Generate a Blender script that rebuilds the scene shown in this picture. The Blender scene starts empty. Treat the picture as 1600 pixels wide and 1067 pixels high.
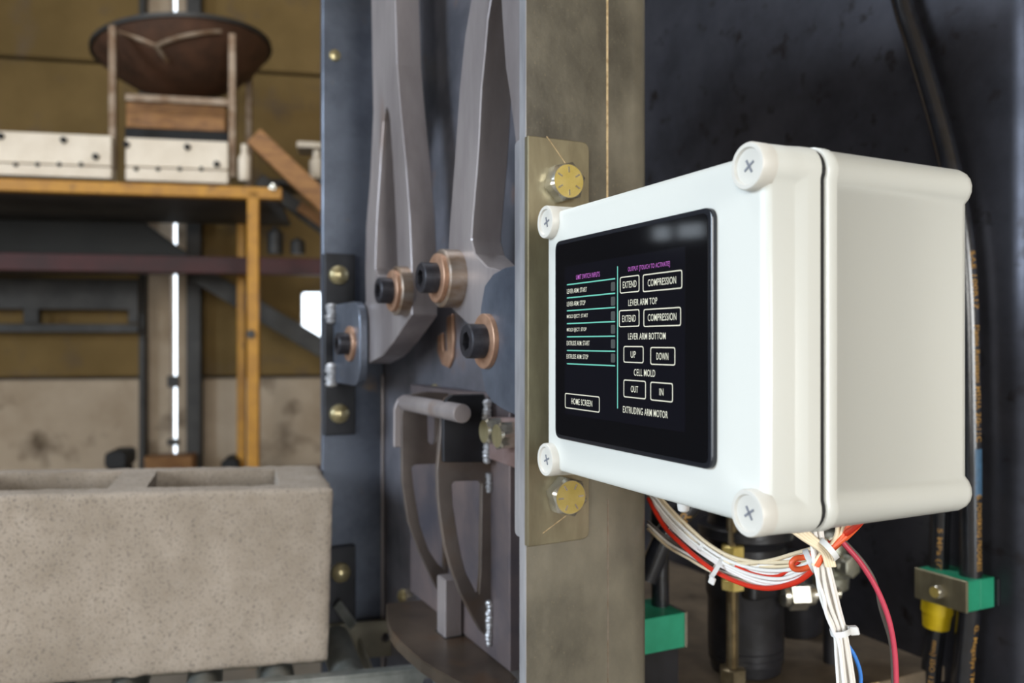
import bpy, bmesh, math, random
from mathutils import Vector, Matrix, noise
from mathutils.geometry import tessellate_polygon
random.seed(7)
PI = math.pi
SC = bpy.context.scene
COL = SC.collection

# ------------------------------------------------------------------ camera
CH = 1.45                      # camera height above the hall floor
FPX = 1309.0                   # focal length in pixels of the 1600 px frame
HY = 537.0                     # horizon row
cam_d = bpy.data.cameras.new('camera')
cam = bpy.data.objects.new('camera', cam_d); COL.objects.link(cam)
cam.location = (0, 0, CH); cam.rotation_euler = (PI/2, 0, 0)
cam_d.sensor_width = 36.0; cam_d.lens = FPX/1600*36.0
cam_d.shift_y = (HY-533.5)/1600
cam_d.clip_start = 0.02; cam_d.clip_end = 200
cam_d.dof.use_dof = True; cam_d.dof.focus_distance = 0.46; cam_d.dof.aperture_fstop = 8.0
SC.camera = cam

# ------------------------------------------------------------------ world, lights, exposure
world = bpy.data.worlds.new('world'); SC.world = world; world.use_nodes = True
bg = world.node_tree.nodes['Background']
bg.inputs[0].default_value = (0.80, 0.90, 1.0, 1); bg.inputs[1].default_value = 2.6

def area(name, loc, target, sx, sy, power, col):
    d = bpy.data.lights.new(name, 'AREA'); d.shape = 'RECTANGLE'; d.size = sx; d.size_y = sy
    d.energy = power; d.color = col
    o = bpy.data.objects.new(name, d); COL.objects.link(o); o.location = loc
    o.rotation_euler = (Vector(target)-Vector(loc)).to_track_quat('-Z', 'Y').to_euler()
    return o
# daylight coming through the two big hall doors (left behind the camera, and behind it), plus an added rear fill
area('daylight_side_door', (-4.45, -1.4, 2.6), (0, .2, 1.45), 2.0, 1.8, 118, (0.74, 0.88, 1.03))
area('added_rear_fill', (-1.9, -5.4, 2.3), (-.2, 0.8, 1.4), 1.5, 1.5, 60, (1.0, 0.96, 0.88))  # added fill, brightens the arm edges and block from behind
area('daylight_rear_door', (2.7, -5.3, 2.2), (0.6, 0, 1.3), 2.2, 2.4, 178, (1.0, 0.975, 0.92))
area('daylight_roof_light', (-1.3, 1.4, 4.60), (-1.3, 1.4, 0), 1.3, 1.2, 38, (0.95, 0.97, 1.0))
vs = SC.view_settings
vs.view_transform = 'Standard'; vs.look = 'None'; vs.exposure = 0.6; vs.gamma = 1.0; vs.use_curve_mapping = False
SC.cycles.use_denoising = True
SC.cycles.max_bounces = 8

# ------------------------------------------------------------------ frames
TH = math.radians(25.8); CT, ST = math.cos(TH), math.sin(TH)
def W(s, t, z): return Vector((-s*ST+t*CT, s*CT+t*ST, CH+z))          # press frame: s away along the plates, t across
A_DIR = Vector((-ST, CT, 0)); B_DIR = Vector((CT, ST, 0)); UP = Vector((0, 0, 1))
def on_t(px, py, t):                                                   # -> (s, z) in the plane t
    dx = (px-800)/FPX; Y = t/(dx*CT+ST); return (Y*(CT-dx*ST), (HY-py)*Y/FPX)
def on_s(px, py, s):                                                   # -> (t, z) in the plane s
    dx = (px-800)/FPX; Y = s/(CT-dx*ST); return (Y*(dx*CT+ST), (HY-py)*Y/FPX)
def on_z(px, py, z):                                                   # -> (s, t) in a level plane
    Y = z*FPX/(HY-py); dx = (px-800)/FPX; return (Y*(CT-dx*ST), Y*(dx*CT+ST))
def at(px, py, Y): return Vector(((px-800)/FPX*Y, Y, CH+(HY-py)*Y/FPX))
TB = math.radians(18); TILT = math.radians(1.7)
HB = math.radians(11.0); HC, HS = math.cos(HB), math.sin(HB)
def H(e, f, z): return Vector((e*HC-f*HS, e*HS+f*HC, CH+z))            # hall frame: e across, f away
def on_f(px, py, f):
    dx = (px-800)/FPX; Y = f/(HC-dx*HS); return (Y*(dx*HC+HS), (HY-py)*Y/FPX)

# ------------------------------------------------------------------ materials
def lin(r, g, b):
    f = lambda v: (v/255/12.92) if v/255 <= 0.04045 else ((v/255+0.055)/1.055)**2.4
    return (f(r), f(g), f(b), 1)
MATS = {}
def mat(name, c1, c2=None, scale=20, rough=0.5, metal=0.0, bump=0.0, bscale=None, stretch=(1,1,1), emit=None,
        rough2=None, contrast=(0.35, 0.65), coat=0.0, detail=6, speck=None, spec=0.5):
    if name in MATS: return MATS[name]
    m = bpy.data.materials.new(name); m.use_nodes = True; nt = m.node_tree; N = nt.nodes; L = nt.links
    b = N['Principled BSDF']
    b.inputs['Base Color'].default_value = c1; b.inputs['Roughness'].default_value = rough
    b.inputs['Metallic'].default_value = metal; b.inputs['Coat Weight'].default_value = coat
    b.inputs['Specular IOR Level'].default_value = spec
    if emit:
        b.inputs['Emission Color'].default_value = emit[0]; b.inputs['Emission Strength'].default_value = emit[1]
    if c2 or bump:
        tc = N.new('ShaderNodeTexCoord'); mp = N.new('ShaderNodeMapping'); mp.inputs['Scale'].default_value = stretch
        L.new(tc.outputs['Object'], mp.inputs['Vector'])
    if c2:
        nz = N.new('ShaderNodeTexNoise'); nz.inputs['Scale'].default_value = scale; nz.inputs['Detail'].default_value = detail
        nz.inputs['Roughness'].default_value = 0.62
        L.new(mp.outputs[0], nz.inputs['Vector'])
        mr = N.new('ShaderNodeMapRange'); mr.inputs[1].default_value = contrast[0]; mr.inputs[2].default_value = contrast[1]
        L.new(nz.outputs[0], mr.inputs[0])
        mx = N.new('ShaderNodeMix'); mx.data_type = 'RGBA'
        mx.inputs[6].default_value = c1; mx.inputs[7].default_value = c2
        L.new(mr.outputs[0], mx.inputs[0]); out = mx.outputs[2]
        if speck:
            n2 = N.new('ShaderNodeTexNoise'); n2.inputs['Scale'].default_value = speck[1]; n2.inputs['Detail'].default_value = 3
            L.new(mp.outputs[0], n2.inputs['Vector'])
            m2 = N.new('ShaderNodeMapRange'); m2.inputs[1].default_value = speck[2]; m2.inputs[2].default_value = speck[3]
            L.new(n2.outputs[0], m2.inputs[0])
            x2 = N.new('ShaderNodeMix'); x2.data_type = 'RGBA'; x2.inputs[7].default_value = speck[0]
            L.new(m2.outputs[0], x2.inputs[0]); L.new(out, x2.inputs[6]); out = x2.outputs[2]
        L.new(out, b.inputs['Base Color'])
        if rough2 is not None:
            r2 = N.new('ShaderNodeMapRange'); r2.inputs[3].default_value = rough; r2.inputs[4].default_value = rough2
            L.new(mr.outputs[0], r2.inputs[0]); L.new(r2.outputs[0], b.inputs['Roughness'])
    if bump:
        nb = N.new('ShaderNodeTexNoise'); nb.inputs['Scale'].default_value = bscale or scale*3; nb.inputs['Detail'].default_value = 5
        L.new(mp.outputs[0], nb.inputs['Vector'])
        bp = N.new('ShaderNodeBump'); bp.inputs['Strength'].default_value = bump; bp.inputs['Distance'].default_value = 0.002
        L.new(nb.outputs[0], bp.inputs['Height']); L.new(bp.outputs[0], b.inputs['Normal'])
    MATS[name] = m
    return m
M_BLUE = mat('mill_scale_blue_steel', lin(66,72,84), lin(108,115,128), 9, .42, .45, .08, 60, rough2=.3, speck=(lin(120,105,90),30,.66,.8))
M_PLATE = mat('side_plate_steel_lit', lin(80,81,88), lin(128,126,134), 8, .40, .45, .06, 60, rough2=.3, speck=(lin(120,100,92),24,.64,.8))  # paler than the flange steel: daylight on the plate put into colour
M_ARM = mat('hot_rolled_arm_steel', lin(128,121,122), lin(166,159,160), 14, .42, .5, .05, 120, stretch=(1,1,.25), rough2=.34, speck=(lin(120,86,58),22,.62,.8))
M_EDGE = mat('cut_steel', lin(150,150,156), lin(186,186,190), 60, .38, .6, .06, 200, stretch=(1,1,.2))
M_COL = mat('oily_column_steel', lin(80,76,68), lin(148,141,124), 6, .38, .35, .12, 160, stretch=(1,1,.7), rough2=.5, speck=(lin(140,128,104),700,.62,.95), detail=9)
M_BRK = mat('brushed_bracket_steel', lin(138,130,108), lin(170,162,136), 40, .3, .75, .03, 250, stretch=(1,1,.3))
M_SCR = mat('scratch_and_lit_edge', lin(214,190,150), lin(160,135,98), 200, .5, .3)
M_DARK = mat('dark_painted_panel', lin(62,62,68), lin(90,90,98), 7, .36, .8, .04, 30, rough2=.30, speck=(lin(50,46,46),34,.6,.72))
M_BASE = mat('oily_base_plate', lin(76,66,55), lin(122,108,90), 12, .5, .25, .1, 60)
M_RUST = mat('scaly_plate', lin(84,77,74), lin(116,107,102), 12, .4, .5, .05, 80, speck=(lin(100,80,62),16,.58,.74))
M_BACK = mat('backing_plate_steel', lin(78,76,84), lin(120,106,104), 10, .42, .45, .05, 90)
M_FOOT = mat('brown_scaled_plate', lin(64,55,47), lin(92,80,68), 12, .36, .5, .05, 80, speck=(lin(90,66,44),18,.58,.74))
M_PINK = mat('heat_tinted_plate', lin(116,92,86), lin(160,140,138), 14, .42, .45, .05, 90)
M_WELD = mat('weld_bead', lin(206,208,212), lin(160,160,164), 300, .3, .45, .3, 500)
M_BRONZE = mat('bronze_washer', lin(184,148,124), lin(150,114,92), 60, .4, .5)
M_BUSH = mat('steel_bushing', lin(140,118,98), lin(172,160,150), 40, .35, .75, stretch=(1,1,3))
M_BOLT = mat('black_oxide_bolt', lin(40,40,46), lin(62,62,68), 120, .4, .5)
M_ZINC = mat('yellow_zinc', lin(186,164,84), lin(206,186,118), 60, .34, .45)
M_ZSIDE = mat('bright_zinc', lin(190,186,172), lin(220,218,208), 60, .25, .9)
M_BRASS = mat('pale_brass_plating', lin(158,146,108), lin(184,172,136), 60, .3, .7)
M_TABS = mat('black_tab', lin(20,21,25), lin(34,35,41), 30, .5, .3)
M_WHITE = mat('grey_white_enclosure_plastic', lin(206,207,201), None, rough=.28, spec=.45)
M_CAP = mat('cap_plastic', lin(204,201,193), None, rough=.4)
M_CROSS = mat('cross_recess', lin(120,122,130), None, rough=.6)
M_BEZEL = mat('black_glass', (0.004,0.004,0.005,1), None, rough=.06, spec=.4)
M_BEZSIDE = mat('bezel_side', (0.010,0.011,0.015,1), None, rough=.25)
M_SCREEN = mat('lit_screen', (0.004,0.004,0.006,1), None, rough=.08, emit=((.30,.32,.5,1),.004), spec=.4)
M_TXT = mat('screen_white', (0.02,0.02,0.02,1), None, rough=.3, emit=(lin(238,240,222),.62))
M_TEAL = mat('screen_teal', (0.02,0.02,0.02,1), None, rough=.3, emit=(lin(120,226,206),.52))
M_PURP = mat('screen_magenta', (0.02,0.02,0.02,1), None, rough=.3, emit=(lin(214,112,224),.5))
M_GREYI = mat('screen_grey', (0.02,0.02,0.02,1), None, rough=.3, emit=(lin(84,92,92),.4))
M_BLOCK = mat('concrete_masonry', lin(140,129,116), lin(160,149,137), 16, .92, 0, .6, 500, detail=8,
              speck=(lin(112,104,96),420,.54,.70))
M_RUB = mat('hose_rubber', lin(20,21,24), lin(32,34,40), 90, .20, 0, .08, 900, spec=.8)
M_GOLD = mat('hose_print_gold', lin(176,132,58), lin(124,92,44), 300, .5)
M_BLUEP = mat('hose_print_blue', lin(62,98,128), lin(48,78,104), 200, .5)
M_GREEN = mat('green_clamp_plastic', lin(20,122,90), lin(32,136,104), 40, .5)
M_YEL = mat('yellow_sleeve', lin(206,180,20), lin(186,158,16), 40, .45)
M_MOTOR = mat('black_motor_paint', lin(22,22,24), lin(36,36,40), 30, .32, .1, .2, 120)
M_ROD = mat('threaded_rod_steel', lin(112,100,78), lin(146,134,108), 60, .35, .8)
M_CAST = mat('bright_cast_fitting', lin(180,180,168), lin(140,140,126), 60, .35, .8)
M_WW = mat('white_wire', lin(236,232,226), None, rough=.4)
M_WC = mat('cream_wire', lin(226,208,176), None, rough=.4)
M_WR = mat('red_wire', lin(206,46,26), None, rough=.35)
M_WO = mat('orange_wire', lin(224,92,48), None, rough=.35)
M_WP = mat('dark_pink_wire', lin(190,66,86), None, rough=.3)
M_WG = mat('grey_wire', lin(96,90,84), None, rough=.35)
M_WK = mat('black_wire', lin(38,34,30), None, rough=.35)
M_WB = mat('blue_wire', lin(60,128,214), None, rough=.35)
M_TIE = mat('nylon_tie', lin(214,214,212), None, rough=.35)
M_GALV = mat('galvanised_rail', lin(108,112,108), lin(138,140,136), 40, .45, .5, .05, 200)
M_RAILD = mat('dull_rail', lin(112,108,94), lin(132,128,114), 30, .5, .4)
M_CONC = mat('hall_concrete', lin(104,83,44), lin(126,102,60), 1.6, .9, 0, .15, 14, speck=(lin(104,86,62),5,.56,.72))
M_CONCL = mat('hall_concrete_lit', lin(160,140,116), lin(194,176,154), 1.4, .85, 0, .15, 14, speck=(lin(104,88,70),4,.58,.74))  # paler concrete: window light on the lower wall put into colour
M_SHED = mat('dark_shed_cladding', lin(52,46,40), lin(66,58,50), 2, .85)
M_FLOOR = mat('hall_floor', lin(112,104,94), lin(136,128,116), 2, .8, 0, .2, 20)
M_YSCAF = mat('yellow_scaffold_paint', lin(186,132,34), lin(156,106,30), 10, .5, 0, speck=(lin(110,72,30),18,.64,.8))
M_WOOD = mat('raw_timber', lin(160,114,66), lin(122,84,50), 12, .7, 0, stretch=(1,1,4))
M_IVORY = mat('ivory_painted_board', lin(220,208,190), lin(200,186,166), 4, .6)
M_DSTEEL = mat('dark_structural_steel', lin(44,43,42), lin(66,64,62), 6, .55, .3)
M_RED = mat('dark_red_beam', lin(70,18,16), lin(50,14,12), 6, .6)
M_DRUM = mat('rusty_brown_dish', lin(92,62,44), lin(66,44,30), 8, .7, .1)
M_STAND = mat('worn_stand_steel', lin(150,134,116), lin(110,84,60), 12, .5, .4)
M_BLACK = mat('blackened', lin(16,16,17), None, rough=.7)
M_HOPPER = mat('dark_hopper_sheet', lin(26,26,24), lin(36,35,32), 4, .7)

# ------------------------------------------------------------------ mesh helpers
WM = {}
def tag(o, label=None, cat=None, group=None, kind=None):
    if label: o['label'] = label
    if cat: o['category'] = cat
    if group: o['group'] = group
    if kind: o['kind'] = kind
    return o
def thing(name, label, cat, base, group=None):
    o = bpy.data.objects.new(name, None); COL.objects.link(o); o.location = base; o.empty_display_size = .05
    WM[o.name] = Matrix.Translation(base)
    return tag(o, label, cat, group)
def mk(name, vf, m, parent=None, smooth=False, bevel=0, segs=1, mats=None, fmat=None, auto=None):
    verts, faces = vf
    if parent is None:
        lo = min(v[2] for v in verts); n = len(verts)
        base = Vector((sum(v[0] for v in verts)/n, sum(v[1] for v in verts)/n, lo)); MW = Matrix.Translation(base)
    else: MW = WM[parent.name]
    inv = MW.inverted()
    me = bpy.data.meshes.new(name); me.from_pydata([tuple(inv @ Vector(v)) for v in verts], [], faces); me.update()
    for mm in (mats or [m]): me.materials.append(mm)
    if fmat:
        for i, k in enumerate(fmat): me.polygons[i].material_index = k
    b = bmesh.new(); b.from_mesh(me); bmesh.ops.recalc_face_normals(b, faces=b.faces); b.to_mesh(me); b.free()
    if smooth:
        for p in me.polygons: p.use_smooth = True
        try: me.set_sharp_from_angle(angle=math.radians(auto or 35))
        except Exception: pass
    o = bpy.data.objects.new(name, me); COL.objects.link(o)
    if parent is None: o.matrix_world = MW
    else: o.parent = parent
    WM[o.name] = MW.copy()
    if bevel:
        md = o.modifiers.new('bevel', 'BEVEL'); md.width = bevel; md.segments = segs; md.limit_method = 'ANGLE'; md.angle_limit = math.radians(40)
        md.harden_normals = False
    return o
def inst(me, name, parent, MW):
    o = bpy.data.objects.new(name, me); COL.objects.link(o)
    if parent: o.parent = parent; o.matrix_basis = WM[parent.name].inverted() @ MW
    else: o.matrix_world = MW
    WM[o.name] = MW.copy()
    return o
def join(*vfs):
    V, Fc = [], []
    for v, f in vfs:
        n = len(V); V += list(v); Fc += [tuple(i+n for i in q) for q in f]
    return V, Fc
def prism(outer, holes, fmap, d0, d1):
    loops = [outer]+list(holes)
    flat = [p for l in loops for p in l]; n = len(flat)
    tris = tessellate_polygon([[Vector((p[0], p[1], 0)) for p in l] for l in loops])
    V = [fmap(p[0], p[1], d0) for p in flat]+[fmap(p[0], p[1], d1) for p in flat]
    Fc = []
    if holes:
        Fc += [tuple(t) for t in tris]+[tuple(i+n for i in reversed(t)) for t in tris]
    else:
        Fc += [tuple(range(n)), tuple(i+n for i in reversed(range(n)))]
    k = 0
    for l in loops:
        m = len(l)
        for i in range(m):
            j = (i+1) % m; Fc.append((k+i, k+j, k+j+n, k+i+n))
        k += m
    return V, Fc
MT = lambda a, b, d: W(a, d, b)       # plate in a t plane: (s, z)
MS = lambda a, b, d: W(d, a, b)       # plate in an s plane: (t, z)
MZ = lambda a, b, d: W(a, b, d)       # level plate: (s, t)
MF = lambda a, b, d: H(a, d, b)       # hall plate: (e, z)
def rpoly(pts, r, n=5):
    """polygon with rounded corners; r number or list"""
    out = []; m = len(pts)
    for i in range(m):
        p = Vector(pts[i]); a = Vector(pts[i-1]); b = Vector(pts[(i+1) % m]); rr = r[i] if isinstance(r, (list, tuple)) else r
        if rr <= 0: out.append(tuple(p)); continue
        u = (a-p); v = (b-p); rr = min(rr, u.length*.49, v.length*.49); u.normalize(); v.normalize()
        p0 = p+u*rr; p1 = p+v*rr
        for k in range(n+1):
            q = k/n; out.append(tuple((1-q)**2*p0+2*q*(1-q)*p+q*q*p1))
    return out
def rect(x0, x1, y0, y1): return [(x0, y0), (x1, y0), (x1, y1), (x0, y1)]
def bx(s0, s1, t0, t1, z0, z1): return prism(rect(s0, s1, t0, t1), [], MZ, z0, z1)
def bh(e0, e1, f0, f1, z0, z1): return prism(rect(e0, e1, z0, z1), [], MF, f0, f1)
def frame_of(d):
    d = d.normalized(); a = UP if abs(d.z) < .9 else Vector((1, 0, 0)); u = d.cross(a).normalized(); return u, d.cross(u).normalized()
def lathe(o, d, prof, n=32, cap0=True, cap1=True, rot=0):
    """rings along d; r may be ('h', across_flats)"""
    u, v = frame_of(d); d = d.normalized(); V, Fc = [], []
    for x, r in prof:
        for i in range(n):
            p = 2*PI*i/n+rot
            rr = r if not isinstance(r, tuple) else r[1]/2/math.cos(((p-rot+PI/6) % (PI/3))-PI/6)
            V.append(o+d*x+(u*math.cos(p)+v*math.sin(p))*rr)
    for k in range(len(prof)-1):
        for i in range(n):
            j = (i+1) % n; Fc.append((k*n+i, k*n+j, (k+1)*n+j, (k+1)*n+i))
    if cap0: Fc.append(tuple(reversed(range(n))))
    if cap1: Fc.append(tuple(range((len(prof)-1)*n, len(prof)*n)))
    return V, Fc
def spline(pts, k=8):
    P = [Vector(p) for p in pts]; P = [P[0]*2-P[1]]+P+[P[-1]*2-P[-2]]; out = []
    for i in range(1, len(P)-2):
        a, b, c, d = P[i-1:i+3]
        for j in range(k):
            t = j/k; out.append(.5*((2*b)+(c-a)*t+(2*a-5*b+4*c-d)*t*t+(3*b-a-3*c+d)*t**3))
    out.append(P[-2]); return out
def sweep(path, r, n=10, caps=True):
    V, Fc = [], []; u = None; m = len(path)
    for i, p in enumerate(path):
        d = (path[min(i+1, m-1)]-path[max(i-1, 0)]).normalized()
        if u is None: u, v = frame_of(d)
        else: u = (u-d*u.dot(d)).normalized(); v = d.cross(u)
        for k in range(n):
            a = 2*PI*k/n; V.append(p+(u*math.cos(a)+v*math.sin(a))*r)
    for i in range(m-1):
        for k in range(n):
            j = (k+1) % n; Fc.append((i*n+k, i*n+j, (i+1)*n+j, (i+1)*n+k))
    if caps: Fc += [tuple(reversed(range(n))), tuple(range((m-1)*n, m*n))]
    return V, Fc
def bar(p, q, r, n=12): return lathe(p, q-p, [(0, r), ((q-p).length, r)], n)
def beam(p, q, w, h, side=None):
    """square bar between two points; w across 'side', h the other way"""
    d = (q-p).normalized(); u = (side or d.cross(UP)).normalized(); v = d.cross(u).normalized()
    V = [c+u*a*w/2+v*b*h/2 for c in (p, q) for a, b in ((-1,-1),(1,-1),(1,1),(-1,1))]
    return V, [(0,1,2,3),(7,6,5,4),(0,4,5,1),(1,5,6,2),(2,6,7,3),(3,7,4,0)]
def bead(p, q, r, n=14):
    """lumpy weld bead between two points"""
    parts = []
    for i in range(n):
        c = p.lerp(q, (i+.5)/n)+Vector([random.uniform(-1, 1)*r*.15 for _ in range(3)])
        rr = r*random.uniform(.8, 1.1); ln = (q-p).length/n
        V = []; Fc = []
        d = (q-p).normalized(); u, v = frame_of(d)
        for k in range(5):
            a = -PI/2+PI*k/4; x = math.sin(a)*ln*1.0; ry = max(math.cos(a), .05)*rr
            for j in range(8): V.append(c+d*x+(u*math.cos(j*PI/4)+v*math.sin(j*PI/4))*ry)
        for k in range(4):
            for j in range(8): Fc.append((k*8+j, k*8+(j+1) % 8, (k+1)*8+(j+1) % 8, (k+1)*8+j))
        parts.append((V, Fc))
    return join(*parts)
def text_data(body, bold=.012):
    cu = bpy.data.curves.new('txt', 'FONT'); cu.body = body; cu.offset = bold; cu.resolution_u = 3; cu.space_character = 1.06
    o = bpy.data.objects.new('txt', cu); COL.objects.link(o)
    dg = bpy.context.evaluated_depsgraph_get(); me = bpy.data.meshes.new_from_object(o.evaluated_get(dg))
    V = [tuple(v.co) for v in me.vertices]; Fc = [tuple(p.vertices) for p in me.polygons]
    bpy.data.objects.remove(o); bpy.data.curves.remove(cu); bpy.data.meshes.remove(me)
    x0 = min(v[0] for v in V); x1 = max(v[0] for v in V); y0 = min(v[1] for v in V); y1 = max(v[1] for v in V)
    return [((v[0]-x0)/(x1-x0), (v[1]-y0)/(y1-y0)) for v in V], Fc, (x1-x0)/(y1-y0)

# fastener meshes, local: axis +Z from the seat at z = 0
def local(vf, name, m, mats=None, fmat=None, smooth=True):
    me = bpy.data.meshes.new(name); me.from_pydata([tuple(v) for v in vf[0]], [], vf[1])
    for mm in (mats or [m]): me.materials.append(mm)
    if fmat:
        for i, k in enumerate(fmat): me.polygons[i].material_index = k
    b = bmesh.new(); b.from_mesh(me); bmesh.ops.recalc_face_normals(b, faces=b.faces); b.to_mesh(me); b.free()
    if smooth:
        for p in me.polygons: p.use_smooth = True
        me.set_sharp_from_angle(angle=math.radians(30))
    return me
Z3 = Vector((0, 0, 1)); O3 = Vector((0, 0, 0))
SOCKET = local(lathe(O3, Z3, [(0,.0128),(.0125,.0128),(.0135,.0118),(.0135,('h',.0125)),(.0065,('h',.0125))], 36), 'socket_head', M_BOLT)
WASHER = local(lathe(O3, Z3, [(0,.0205),(.0036,.0205),(.004,.020),(.004,.0135)], 40), 'washer_ring', M_BRONZE)
DOME = local(lathe(O3, Z3, [(0,.0125),(.002,.0125),(.006,.0115),(.0095,.008),(.0115,.004),(.012,.0008)], 24), 'dome_head', M_BRASS)
def axis_m(p, d, spin=0):
    d = d.normalized(); u, v = frame_of(d)
    m = Matrix((u, v, d)).transposed().to_4x4(); 
    if m.determinant() < 0: m = Matrix((-u, v, d)).transposed().to_4x4()
    m.translation = p
    return m @ Matrix.Rotation(spin, 4, 'Z')
def hex_bolt_mesh(af, h, marks, name, face=None):
    parts = [lathe(O3, Z3, [(0,('h',af)),(h*.86,('h',af)),(h,af*.47),(h,af*.46)], 48)]
    nf = len(parts[0][1]); fm = [0]*nf; fm[-1] = 1
    for a in marks:
        d = Vector((math.cos(a), math.sin(a), 0)); p = d*af*.24+Z3*h; q = d*af*.40+Z3*h
        b_ = beam(p, q, .0011, .0008, side=Vector((-d.y, d.x, 0))); parts.append(b_); fm += [2]*len(b_[1])
    me = local(join(*parts), name, None, mats=[M_ZSIDE, face or M_ZINC, M_ZSIDE], fmat=fm)
    return me
HEXBIG = hex_bolt_mesh(.0238, .0105, [k*PI/3+.3 for k in range(6)], 'hex_head')

# ------------------------------------------------------------------ the hall (setting)
FW = 5.5                                    # depth of the back wall
zfl = -CH
def struct(o): o['kind'] = 'structure'; return o
struct(mk('floor', bh(-8, 8, -7, 9, zfl-.1, zfl), M_FLOOR))
def zw(a, b, d): return Vector((a, b, d))
struct(mk('ceiling', prism(rect(-4.55, 8, -7, 7.5), [rect(-2.0, -.6, .75, 2.05)], zw, CH+3.2, CH+3.35), M_CONC))
def px_e(px, f=FW): return on_f(px, HY, f)[0]
def py_z(py, px=250, f=FW): return on_f(px, py, f)[1]
wb = bpy.data.objects.new('wall_back', None); COL.objects.link(wb); wb.location = H(0, FW, zfl); WM['wall_back'] = Matrix.Translation(wb.location); struct(wb)
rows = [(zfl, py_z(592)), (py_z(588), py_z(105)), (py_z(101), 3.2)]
eL, eR = px_e(222), px_e(300)
for i, (z0, z1) in enumerate(rows):
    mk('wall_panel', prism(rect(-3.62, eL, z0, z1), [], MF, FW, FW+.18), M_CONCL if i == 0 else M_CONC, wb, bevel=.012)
    holes = []
    if i == 1:
        e0, e1 = px_e(470), px_e(512); holes = [rect(e0, e1, py_z(528, 490), py_z(455, 490))]
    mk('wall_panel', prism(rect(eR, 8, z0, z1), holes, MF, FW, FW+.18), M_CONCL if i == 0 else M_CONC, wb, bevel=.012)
for ya, yb in ((-3.62, eL), (eR, 8)):
    for zc in (py_z(590), py_z(103)): mk('joint_light_stop', prism(rect(ya, yb, zc-.05, zc+.05), [], MF, FW+.10, FW+.17), M_DSTEEL, wb)  # dark backing added behind the joints to stop sky light leaking
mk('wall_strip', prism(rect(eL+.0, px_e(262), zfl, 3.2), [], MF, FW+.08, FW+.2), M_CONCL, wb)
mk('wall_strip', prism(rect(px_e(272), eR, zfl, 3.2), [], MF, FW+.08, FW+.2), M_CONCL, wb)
for y0, y1 in ((588, 606), (688, 698), (716, 900)):
    mk('gap_strap', prism(rect(px_e(258), px_e(276), py_z(y1), py_z(y0)), [], MF, FW+.06, FW+.08), M_DSTEEL, wb)
struct(mk('trim_1', prism(rect(px_e(297), px_e(318), zfl, 3.2), [], MF, FW-.12, FW+.02), M_DSTEEL))
struct(mk('trim_2', prism(rect(px_e(219), px_e(227), zfl, 3.2), [], MF, FW-.03, FW+.08), M_DSTEEL))
# side walls: the left one has the big door and two high windows
hx0 = -4.5
def xw(y0, y1, z0, z1, x=hx0, th=.2, holes=()):
    f = lambda a, b, d: Vector((d, a, b)); return prism(rect(y0, y1, z0, z1), holes, f, x-th, x)
wins = [rect(2.57, 2.76, 2.135, 2.225), rect(2.81, 2.94, 2.135, 2.225)]
struct(mk('wall_left', join(xw(.4, 6.2, 0, 4.65, holes=wins, th=.03), xw(-3.4, .4, 3.6, 4.65), xw(-8, -3.4, 0, 4.65)), M_SHED))
struct(mk('wall_right', xw(-8, 7.5, 0, 4.65, 5.4), M_CONC))
def yw(x0, x1, z0, z1): return prism(rect(x0, x1, z0, z1), [], lambda a, b, d: Vector((a, d, b)), -5.7, -5.5)
struct(mk('wall_front', join(yw(-8, -2.7, 0, 4.65), yw(-1.1, 1.3, 0, 4.65), yw(-2.7, -1.1, 0, 1.5), yw(-2.7, -1.1, 3.1, 4.65), yw(4.3, 8, 0, 4.65), yw(1.3, 4.3, 3.6, 4.65)), M_CONC))

# ------------------------------------------------------------------ the block press
T2 = .326; TBK = .310; SF = 1.06
press = thing('block_press', 'steel block-making press with slotted lever arms and a tall brown column', 'machine', W(.8, .5, zfl))
ZLO, ZHI = zfl+.02, 1.0; ZPL = .475
# main plate, flange, base
mk('side_plate', bx(.515, SF+.012, T2, T2+.012, ZLO, ZPL), M_PLATE, press, bevel=.001)
fl0 = on_s(504, 500, SF)[0]
mk('back_flange', bx(SF, SF+.012, fl0, T2, ZLO, ZPL), M_BLUE, press, bevel=.0012)
ln = on_t(603, 700, T2-.0)[0]
mk('corner_seam', bx(SF-.0045, SF, T2-.0045, T2, ZLO, on_t(603, 585, T2)[1]), M_ARM, press, bevel=.0020, segs=2)
hole_b = on_s(523, 87, SF)
inst(local(lathe(O3, Z3, [(0,.0075),(.003,.0072),(.004,.005)], 20), 'flange_plug', M_BRASS), 'flange_plug', press, axis_m(W(SF, hole_b[0], hole_b[1]), -A_DIR))
# right hand cabinet wall with a rounded near edge, and the cabinet back
panel = [(1.62, .80), (.53, .80), (.506, .807), (.494, .822), (.49, .85), (.49, .90), (1.62, .90)]
mk('cabinet_wall', prism(panel, [], MZ, ZLO, ZHI), M_DARK, press, smooth=True, auto=40)
mk('base_plate', bx(.60, 1.60, T2+.012, .80, -.358, -.342), M_BASE, press, bevel=.001)
mk('base_lit_edge', bx(.5985, .6002, T2+.03, .70, -.3435, -.3405), M_SCR, press)  # pale strip paints the lit front edge of the base plate
mk('under_skirt', bx(.615, .63, T2+.012, .80, ZLO, -.358), M_DARK, press)
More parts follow.
